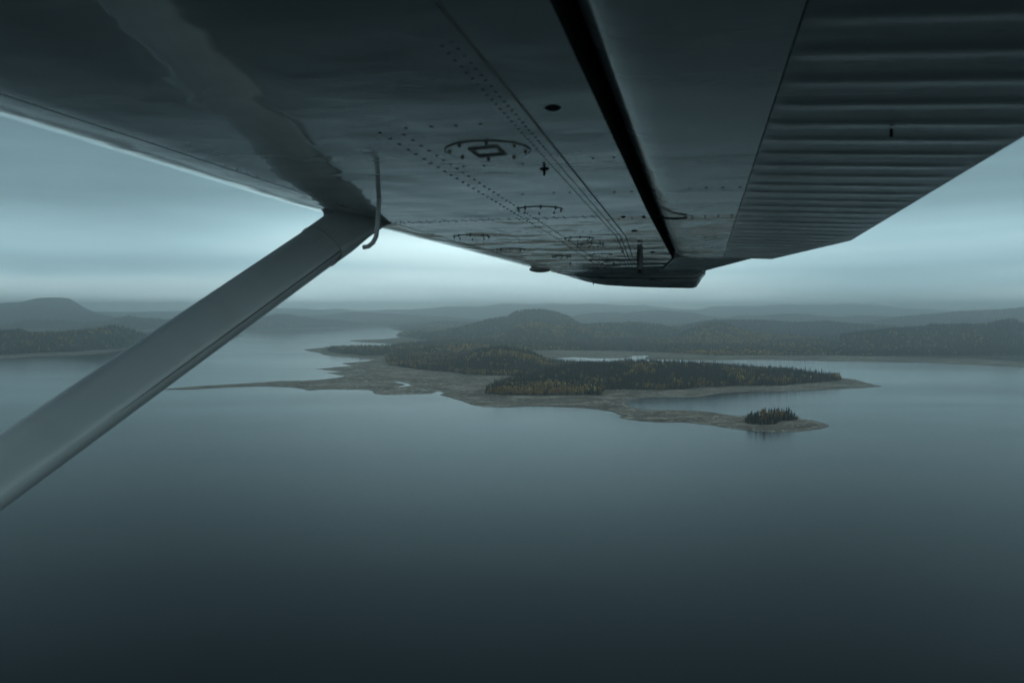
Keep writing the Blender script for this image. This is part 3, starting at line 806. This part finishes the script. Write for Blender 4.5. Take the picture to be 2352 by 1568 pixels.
def dome(s, v, r, n_=None, hgt_=None, seg=6):
    n_ = under(s, v) if n_ is None else n_
    hgt_ = hgt_ or r * .38
    vs = [(s, v, n_ - hgt_)]
    for k in range(seg):
        a = 6.283 * k / seg; vs.append((s + math.cos(a) * r * .62, v + math.sin(a) * r * .62, n_ - hgt_ * .8))
    for k in range(seg):
        a = 6.283 * k / seg; vs.append((s + math.cos(a) * r, v + math.sin(a) * r, n_ + .0006))
    f3 = [(0, 1 + (k + 1) % seg, 1 + k) for k in range(seg)]
    f4 = [(1 + k, 1 + (k + 1) % seg, 1 + seg + (k + 1) % seg, 1 + seg + k) for k in range(seg)]
    return (vs, [f3, f4], 1)
def strip(pts, w, n_=None, t=0.0012, mi=1, axis='s'):
    """thin raised lap line on the underside following (s, v) points"""
    nfix = n_
    vs, fs = [], []
    for i, (s, v) in enumerate(pts):
        n_ = under(s, v) if nfix is None else nfix
        j0, j1 = max(i - 1, 0), min(i + 1, len(pts) - 1)
        d = np.array([pts[j1][0] - pts[j0][0], pts[j1][1] - pts[j0][1]]); d = d / max(np.hypot(*d), 1e-9)
        q = np.array([-d[1], d[0]]) * w / 2
        vs += [(s + q[0], v + q[1], n_ + .0004), (s + q[0] * .8, v + q[1] * .8, n_ - t), (s - q[0] * .8, v - q[1] * .8, n_ - t), (s - q[0], v - q[1], n_ + .0004)]
    for i in range(len(pts) - 1):
        for k in range(3): fs.append((i * 4 + k, i * 4 + k + 1, i * 4 + 4 + k + 1, i * 4 + 4 + k))
    return (vs, [fs], mi)
rv = random.Random(5)
def jig(a): return rv.uniform(-a, a)
# rivets: staggered double row beside the rear spar seam
for s in np.arange(0.9, 5.1, 0.026):
    parts.append(dome(s + jig(.002), seam(s) + .020, .0034)); parts.append(dome(s + .013, seam(s) + .036, .0034))
for s in np.arange(1.30, 5.05, 0.045):
    k_ = lin(s, [(0, .54), (3.09, .55), (5.15, .60)])
    parts.append(dome(s + jig(.003), k_, .0046)); parts.append(dome(s + .022, k_ - .035, .0046))
for s in np.arange(1.5, 5.05, 0.04):
    parts.append(dome(s, lin(s, [(0, .975), (2.75, .975), (5.15, .86)]), .003))
# rib rows across the chord
for k_, s in enumerate([1.28, 1.62, 2.0, 2.45, 2.49, 2.87, 3.18, 3.5, 3.8, 4.12, 4.42, 4.7, 4.93, 5.08]):
    v0, v1 = seam(s) + .05, le(s) - .09 - (.5 if s < 2.4 else 0)
    for v in np.arange(v0, v1, 0.042 if s < 2.3 else 0.03):
        if s < 2.3 and rv.random() < .35: continue
        parts.append(dome(s + jig(.003), v + jig(.003), .0042 if s < 2.4 else .0038))
for s in [1.6, 2.02, 2.54, 3.18, 3.62, 4.12, 4.5, 4.85]:
    for v in np.arange(rear(s) + .02, seam(s) - .02, .042):
        parts.append(dome(s, v, .0045))
ss_ = np.linspace(0.2, 5.14, 60)
parts.append(strip([(s, seam(s)) for s in ss_], .0045, t=.0012))
parts.append(strip([(s, lin(s, [(0, .99), (2.75, .99), (5.15, .875)])) for s in ss_], .0016, t=.0006))
parts.append(strip([(s, lin(s, [(0, .70), (3.09, .70), (5.15, .72)])) for s in ss_[30:]], .0014, t=.0005))
for s in (2.47, 3.09, 4.12, 5.13):
    parts.append(strip([(s, v) for v in np.linspace(rear(s) + .01, le(s) - .06, 12)], .0016, t=.0005))
for (px, py) in [(1310, 608), (1357, 600), (1383, 609), (1410, 610), (1437, 610)]:
    p = PN(px, py - 3, N0); parts.append(dome(p[0], p[1], .008, hgt_=.010, seg=8))
# drain fittings: small four-armed crosses
for (px, py, sz) in [(1250, 388, .009)]:
    p = PN(px, py, N0)
    for (a, b) in ((sz, sz * .38), (sz * .38, sz)):
        q = dome(0, 0, 1.0, 0, .004, 4); v_ = np.array(q[0])
        v_[:, 0] = v_[:, 0] * a * .9 + p[0]; v_[:, 1] = v_[:, 1] * b * 1.4 + p[1]; v_[:, 2] = N0 + v_[:, 2]
        parts.append((v_, q[1], 2))
    parts.append(dome(p[0], p[1], sz * .45, hgt_=.016, seg=8)[:2] + (2,))
V_, F_, MI = join_parts(parts)
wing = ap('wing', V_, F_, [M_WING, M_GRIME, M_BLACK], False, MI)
sm = np.zeros(len(wing.data.polygons), dtype=bool); mi_ = np.empty(len(sm), dtype=np.int32); wing.data.polygons.foreach_get('material_index', mi_)
wing.data.polygons.foreach_set('use_smooth', mi_ == 0)
try: wing.data.set_sharp_from_angle(angle=rad(40))
except Exception: pass
tag(wing, 'riveted white wing underside with streaky grime')

# inspection covers
def torus_strip(s, v, R, w, t, seg=36, mi=0, ry=1.0):
    pr = [(-w / 2, .0004), (-w / 3, -t), (w / 3, -t), (w / 2, .0004)]
    vs = [(s + math.cos(6.283 * k / seg) * (R + a), v + math.sin(6.283 * k / seg) * (R + a) * ry, N0 + b) for k in range(seg) for a, b in pr]
    fs = []
    for k in range(seg):
        for j in range(3):
            a, b = k * 4, ((k + 1) % seg) * 4; fs.append((a + j, a + j + 1, b + j + 1, b + j))
    return (vs, [fs], mi)
def cover(px, py, R, dent=False):
    p = PN(px, py, N0); s, v = p[0], p[1]
    disc = [(s, v, N0 - .0022)] + [(s + math.cos(6.283 * k / 36) * R * .97, v + math.sin(6.283 * k / 36) * R * .97, N0 - .0022) for k in range(36)]
    pr = [(disc, [[(0, 1 + (k + 1) % 36, 1 + k) for k in range(36)]], 0), torus_strip(s, v, R, 0.0012 if dent else .0012, .0020 if dent else .0012, mi=1 if dent else 0)]
    for k in range(8):
        a = 6.283 * (k + .3) / 8
        d_ = dome(s + math.cos(a) * R * .88, v + math.sin(a) * R * .88, .0045 if dent else .0035, N0 - .002, .005); pr.append(d_)
    if dent:
        a, b = .038, .024
        box = [(s + x * a + y * .006, v + y * b * 1.3, N0 - z_) for z_, q in ((.002, 1.0), (.0055, .94), (.0055, .80), (.0015, .72)) for x, y in ((-q, -q), (q, -q), (q, q), (-q, q))]
        fs = [(r_ * 4 + k, r_ * 4 + (k + 1) % 4, r_ * 4 + 4 + (k + 1) % 4, r_ * 4 + 4 + k) for r_ in range(3) for k in range(4)]
        pr.append((box, [fs], 1))
    v_, f_, m_ = join_parts(pr)
    ap('inspection_cover', v_, f_, [M_WING, M_GRIME], False, m_)
cover(1120, 345, .082, True)
for (px, py, R) in [(1240, 482, .07), (1083, 544, .075), (1173, 573, .07), (1356, 562, .06), (1412, 600, .06), (1330, 548, .06), (1380, 585, .06), (1290, 590, .05)]:
    cover(px, py, R)
# rubber plugs in the aft panel
for (px, py, a) in [(1270, 248, .014), (1457, 530, .013), (1432, 498, .008), (1478, 498, .007), (1499, 579, .012), (1430, 577, .008), (1525, 606, .012)]:
    p = PN(px, py, N0); v_, f_, _ = dome(p[0], p[1], a, N0, .004, 12)
    ap('rubber_plug', v_, [np.array(x) for x in f_], [M_BLACK])

# flap: smooth nose and corrugated skin
F0, F1 = 0.15, 4.14
TEv = lambda s: lin(s, [(0, -.515), (1.5, -.517), (3.2, -.542), (4.15, -.335)])
TEn = lambda s: lin(s, [(0, .307), (3.2, .307), (4.15, .315)])
def flap_n(v, s):
    u = (v - .12) / (TEv(s) - .12)
    return lin(u, [(0, N0 + .004), (.35, N0 + .0), (1, TEn(s))])
rows = []
for s in np.linspace(F0, F1, 60):
    pr = [(.05, N0 + .10)]
    for a in np.linspace(90, -90, 12):      # rounded nose facing the gap
        pr.append((.050 + .086 * math.cos(rad(a)), N0 + .030 + .028 * math.sin(rad(a))))
    for v in np.linspace(.015, -.103, 8): pr.append((v, flap_n(v, s)))
    pr += [(-.105, flap_n(-.105, s) + .02), (0.0, N0 + .09)]
    rows.append([(s, v, n_) for v, n_ in pr])
rows = np.array(rows); nr, nc = rows.shape[:2]
fparts = [(rows.reshape(-1, 3), [grid_faces(nr, nc, True), ], 0)]
for end, row in ((0, rows[0]), (1, rows[-1])):
    fparts.append((row, [np.array([[0] + list(range(1, nc))[k:k + 2] for k in range(nc - 2)])], 0))
for s in [2.02, 2.54, 3.18, 3.62, 4.09]:
    for v in np.arange(-.09, .04, .04):
        fparts.append(dome(s, v, .005, flap_n(v, s)))
        if abs(s - 2.54) < .01: fparts.append(dome(s + .05, v, .005, flap_n(v, s + .05)))
V_, F_, MI = join_parts(fparts)
flap = ap('flap', V_, F_, [M_FNOSE, M_GRIME], True, MI)
try: flap.data.set_sharp_from_angle(angle=rad(40))
except Exception: pass

def corrug(s0, s1, vin, vte, nfun, pitch, amp, phase=0.0, nn=12, fade=True):
    """corrugated skin: chordwise beads, closed by a plain upper skin"""
    ns = int((s1 - s0) / pitch * nn) + 1
    ss = np.linspace(s0, s1, ns); us = np.concatenate([[0, .012, .03], np.linspace(.06, .94, 16), [.97, .99, 1.0]])
    rows = []
    for s in ss:
        th = 2 * math.pi * (s - phase) / pitch; w = 0.5 + 0.5 * math.cos(th + 0.75 * math.sin(th)); w = w ** 1.1
        a, b = vin(s), vte(s)
        lo = []
        for u in us:
            ed = min(1, u / .04) * min(1, (1 - u) / .16) ** .8 if fade else min(1, u / .03)
            droop = 0.0
            lo.append((s, a + (b - a) * u, nfun(a + (b - a) * u, s) - amp * w * ed + droop))
        up = [(s, a + (b - a) * u, nfun(a + (b - a) * u, s) + .004 + .05 * (1 - u) + .0) for u in us[::-1]]
        rows.append(lo + up)
    rows = np.array(rows); nr, nc = rows.shape[:2]
    fcs = [grid_faces(nr, nc, True)]
    m_ = len(us)
    for r0 in (0, (nr - 1) * nc):
        fcs.append(np.array([[r0 + k, r0 + k + 1, r0 + nc - 2 - k, r0 + nc - 1 - k] for k in range(m_ - 1)]))
    return rows.reshape(-1, 3), [np.concatenate(fcs)]
cv, cf = corrug(F0, F1, lambda s: -.1055, TEv, lambda v, s: flap_n(v, s) + .0012, .118, .0021, 1.745)
fs_ = ap('corrugated_skin', cv, cf, [M_FLAP], True, parent=flap)
try: fs_.data.set_sharp_from_angle(angle=rad(50))
except Exception: pass
# small peg on the flap and the hinge arm across the gap
def tube_pts(pts, r, seg=8, cap=True, r1=None):
    pts = [Vector(p) for p in pts]; vs, fs = [], []
    u = None
    for i, p in enumerate(pts):
        d = (pts[min(i + 1, len(pts) - 1)] - pts[max(i - 1, 0)]).normalized()
        u = d.orthogonal().normalized() if u is None else (u - d * u.dot(d)).normalized()
        w = d.cross(u)
        rr = r if r1 is None else r + (r1 - r) * i / (len(pts) - 1)
        for k in range(seg):
            a = 6.283 * k / seg; vs.append(tuple(p + (u * math.cos(a) + w * math.sin(a)) * rr))
    for i in range(len(pts) - 1):
        for k in range(seg): fs.append((i * seg + k, i * seg + (k + 1) % seg, (i + 1) * seg + (k + 1) % seg, (i + 1) * seg + k))
    tri = []
    if cap:
        for b, p in ((0, pts[0]), ((len(pts) - 1) * seg, pts[-1])):
            c = len(vs); vs.append(tuple(p)); tri += [(c, b + k, b + (k + 1) % seg) for k in range(seg)]
    return vs, [np.array(fs), np.array(tri)] if tri else [np.array(fs)]
p = PL(2047, 318, 1.42); v_, f_ = tube_pts([(p[0], p[1], .318), (p[0], p[1], .305)], .0028)
ap('peg', v_, f_, [M_BLACK], parent=flap)
v_, f_ = tube_pts([(2.52, .150, N0 + .004), (2.53, .11, N0 - .004), (2.54, .07, N0 - .005), (2.54, .045, N0 - .002)], .0032)
ap('hinge_arm', v_, f_, [M_BLACK], parent=flap)

# aileron
A0, A1 = 4.165, 5.13
AV = lambda s: rear(s) - .008
AT = lambda s: lin(s, [(4.16, -.262), (5.13, -.022)])
def ail_n(v, s): return N0 - .001 + 0.0 * v
cv, cf = corrug(A0, A1, AV, AT, ail_n, .060, .0030, 4.2, 8, False)
al = ap('aileron', cv, cf, [M_FLAP], True)
try: al.data.set_sharp_from_angle(angle=rad(50))
except Exception: pass
# hanging bracket near the aileron
p = PN(1470, 592, N0); s0, v0 = p[0], p[1]
bx_ = [(s0 + a, v0 + b * w_, n_) for n_, w_ in ((N0 + .001, .016), (N0 - .055, .015), (N0 - .078, .011)) for a, b in ((-.006, -1), (.006, -1), (.006, 1), (-.006, 1))]
fs = [(r_ * 4 + k, r_ * 4 + (k + 1) % 4, r_ * 4 + 4 + (k + 1) % 4, r_ * 4 + 4 + k) for r_ in range(2) for k in range(4)] + [(8, 9, 10, 11)]
ap('bracket', bx_, np.array(fs), [M_DARKMETAL], False)

# drooped wing tip
tipline = [(1266,624.5),(1280,627.5),(1295,631),(1319,638.7),(1343.7,646),(1368,651.4),(1392.5,655),(1441,658),(1490,660),(1539,661),(1580,661.8),(1592.7,661.5),(1600,658.4),(1607,648.4),(1614.6,636),(1620.7,630)]
topl, bot = [], []
acc = []
for (px, py) in tipline:
    q = PL(px, py, 5.36); acc.append(q)
acc = np.array(acc)
vmax, vmin = acc[0][1], acc[-1][1]
rows = [[], [], [], [], [], []]
for i, q in enumerate(acc):
    u = i / (len(acc) - 1)
    va = np.clip(q[1] * (5.15 / 5.36), None, .99)
    inner = np.array([5.152, max(va, -.015), under(5.14, max(va, -.015)) - .0005])
    mid = inner * .45 + q * .55; mid[2] = inner[2] * .62 + q[2] * .38
    rows[0].append(inner + np.array([0, 0, .002])); rows[1].append(inner * .75 + mid * .25); rows[2].append(mid)
    rows[3].append(q)
    rows[4].append(q + np.array([.06, .0, .03])); rows[5].append(np.array([5.30, q[1] * .97, N0 + .16]))
rows.append([(5.155, max(min(q[1] * .96, .97), -.015), N0 + .19) for q in acc])
R_ = np.array([[tuple(p) for p in r] for r in rows]); nr, nc = R_.shape[:2]
wt = ap('wing_tip', R_.reshape(-1, 3), grid_faces(nr, nc), [M_WING], True)
sl = [tuple(rows[2][i] + np.array([-.002, 0, -.0025])) for i in range(1, nc)]
v_, f_ = tube_pts(sl, .0022, 6); ap('seam', v_, f_, [M_BLACK], parent=wt)
q = PL(1363, 650, 5.34); q2 = PL(1363, 654.5, 5.34); v_, f_ = tube_pts([q, q2], .004, 6, True, .001); ap('static_wick', v_, f_, [M_BLACK], parent=wt)
# rounded light housing on the leading edge
c = PL(1238, 620, 5.02); vs, nlat, nlon = [], 9, 14
for i in range(nlat):
    a = math.pi * i / (nlat - 1)
    for k in range(nlon):
        b = 2 * math.pi * k / nlon
        vs.append((c[0] + .05 * math.sin(a) * math.cos(b), c[1] - .01 + .075 * math.cos(a), c[2] + .005 + .022 * math.sin(a) * math.sin(b)))
ap('light_housing', vs, grid_faces(nlat, nlon, True), [M_WING], True)

# ------------------------------------------------------------------ strut
def camdist(px, py, depth):
    r = ray(px, py); k = depth * 1.0
    # depth along the optical axis
    ax = np.array([0, cp, -sp_]); k = depth / (r @ ax)
    w = r * k; return np.array([w @ S, w @ Vv, w @ N])
TOP = camdist(788, 532, 2.50); LOW = camdist(0, 1087, 1.72)
dirv = (TOP - LOW) / np.linalg.norm(TOP - LOW)
LOW2 = LOW - dirv * 1.0
chord_ax = np.array([0, 1, 0.0]); chord_ax -= dirv * (chord_ax @ dirv); chord_ax /= np.linalg.norm(chord_ax)
thick_ax = np.cross(dirv, chord_ax)
rows = []
def strut_sec(c, ch, tk, seg=40):
    out = []
    for k in range(seg):
        a = 2 * math.pi * k / seg
        x = math.cos(a); y = math.sin(a)
        xx = (x * .5 + (.0 if x > 0 else 0)) * ch
        yy = y * tk * .5 * (1 - .35 * max(0, -x) ** 1.5)
        out.append(c + chord_ax * xx + thick_ax * yy)
    return out
Ls = np.linalg.norm(TOP - LOW2)
SCH, STK = 0.160, 0.132
for u in np.linspace(0, 1, 24):
    c = LOW2 + (TOP - LOW2) * u
    rows.append(strut_sec(c, SCH * (1 + .03 * math.sin(u * 5)), STK))
R_ = np.array(rows); nr, nc = R_.shape[:2]
strut = ap('wing_strut', R_.reshape(-1, 3), grid_faces(nr, nc, True), [M_STRUT], True)
tag(strut, 'smooth white streamlined lift strut running down to the left')
# fairing cuff flaring into the wing
ca = LOW2 + (TOP - LOW2) * .965
foot_c = PN(800, 497, N0)
FA, FB = PN(729, 487, N0 + .001), PN(905, 516, N0 + .001)
cuff = []
sec0 = np.array(strut_sec(ca - dirv * .03, SCH * 1.01, STK * 1.02)); sec1 = np.array(strut_sec(ca + dirv * .05, SCH * 1.03, STK * 1.04))
fc = (FA + FB) / 2; ax1 = (FA - FB) / 2; ax2 = np.array([.085, 0, 0])
sec3 = np.array([fc + ax1 * math.cos(2 * math.pi * k / 40) + ax2 * math.sin(2 * math.pi * k / 40) * (.55 + .45 * math.cos(2 * math.pi * k / 40) * 1.0) for k in range(40)])
sgn = 1 if thick_ax[0] > 0 else -1
sec3 = np.array([fc + ax1 * math.cos(2 * math.pi * k / 40) + sgn * ax2 * math.sin(2 * math.pi * k / 40) * (.6 + .4 * math.cos(2 * math.pi * k / 40)) for k in range(40)])
sec3[:, 2] = [under(p_[0], p_[1]) + .004 for p_ in sec3]
cuff = [sec0, sec1]
for u in (.15, .3, .45, .6, .72, .82, .9, .96, 1.0):
    e = u ** 1.5
    straight = sec1 + dirv * (np.linalg.norm(foot_c - ca) * .95) * u
    cuff.append(straight * (1 - e) + sec3 * e)
R_ = np.array(cuff); nr, nc = R_.shape[:2]
ap('strut_fairing', R_.reshape(-1, 3), grid_faces(nr, nc, True), [M_STRUT], True, parent=strut)
ring = [sec0[k % 40] + (sec0[k % 40] - sec0.mean(axis=0)) * .012 for k in range(41)]
v_, f_ = tube_pts(ring, .0008, 6); ap('seam', v_, f_, [M_GRIME], parent=strut)
back = [LOW2 + (TOP - LOW2) * u - chord_ax * SCH * .497 for u in np.linspace(0, .96, 20)]
v_, f_ = tube_pts(back, .0012, 6); ap('trailing_edge', v_, f_, [M_DARKMETAL], parent=strut)
# bent fuel vent tube behind the strut
s_v = 1.98
ctrl = [PL(846, 427, s_v), PL(852, 432, s_v), PL(866, 440, s_v), PL(871, 449, s_v), PL(869, 480, s_v), PL(867, 520, s_v), PL(864, 543, s_v), PL(857, 557, s_v), PL(846, 566, s_v), PL(834, 568, s_v)]
v_, f_ = tube_pts(ctrl, .0062, 12)
ap('fuel_vent_tube', v_, f_, [M_STRUT], True)
q = PL(845, 426, s_v); v_, f_ = tube_pts([q + np.array([0, 0, .01]), q - np.array([0, 0, .006])], .012, 10); ap('tube_flange', v_, f_, [M_STRUT], True)

# ------------------------------------------------------------------ haze
def haze():
    x0, x1, y0, y1, z0, z1 = -WX - 200, WX + 200, WY0 - 200, WY1 + 200, -2.7, 262
    v = [(x, y, z) for z in (z0, z1) for x, y in ((x0, y0), (x1, y0), (x1, y1), (x0, y1))]
    f = np.array([(0, 3, 2, 1), (4, 5, 6, 7), (0, 1, 5, 4), (1, 2, 6, 5), (2, 3, 7, 6), (3, 0, 4, 7)])
    m, n = material('haze')
    vol = n.node('ShaderNodeVolumePrincipled', {'Color': (0.95, 0.985, 1.0, 1), 'Density': 0.00024, 'Anisotropy': 0.84})
    n.node('ShaderNodeOutputMaterial', {'Volume': vol.outputs[0]})
    o = mesh_np('haze', v, f, [m])
    tag(o, 'thin grey blue haze hanging over lake and hills', kind='stuff')
haze()
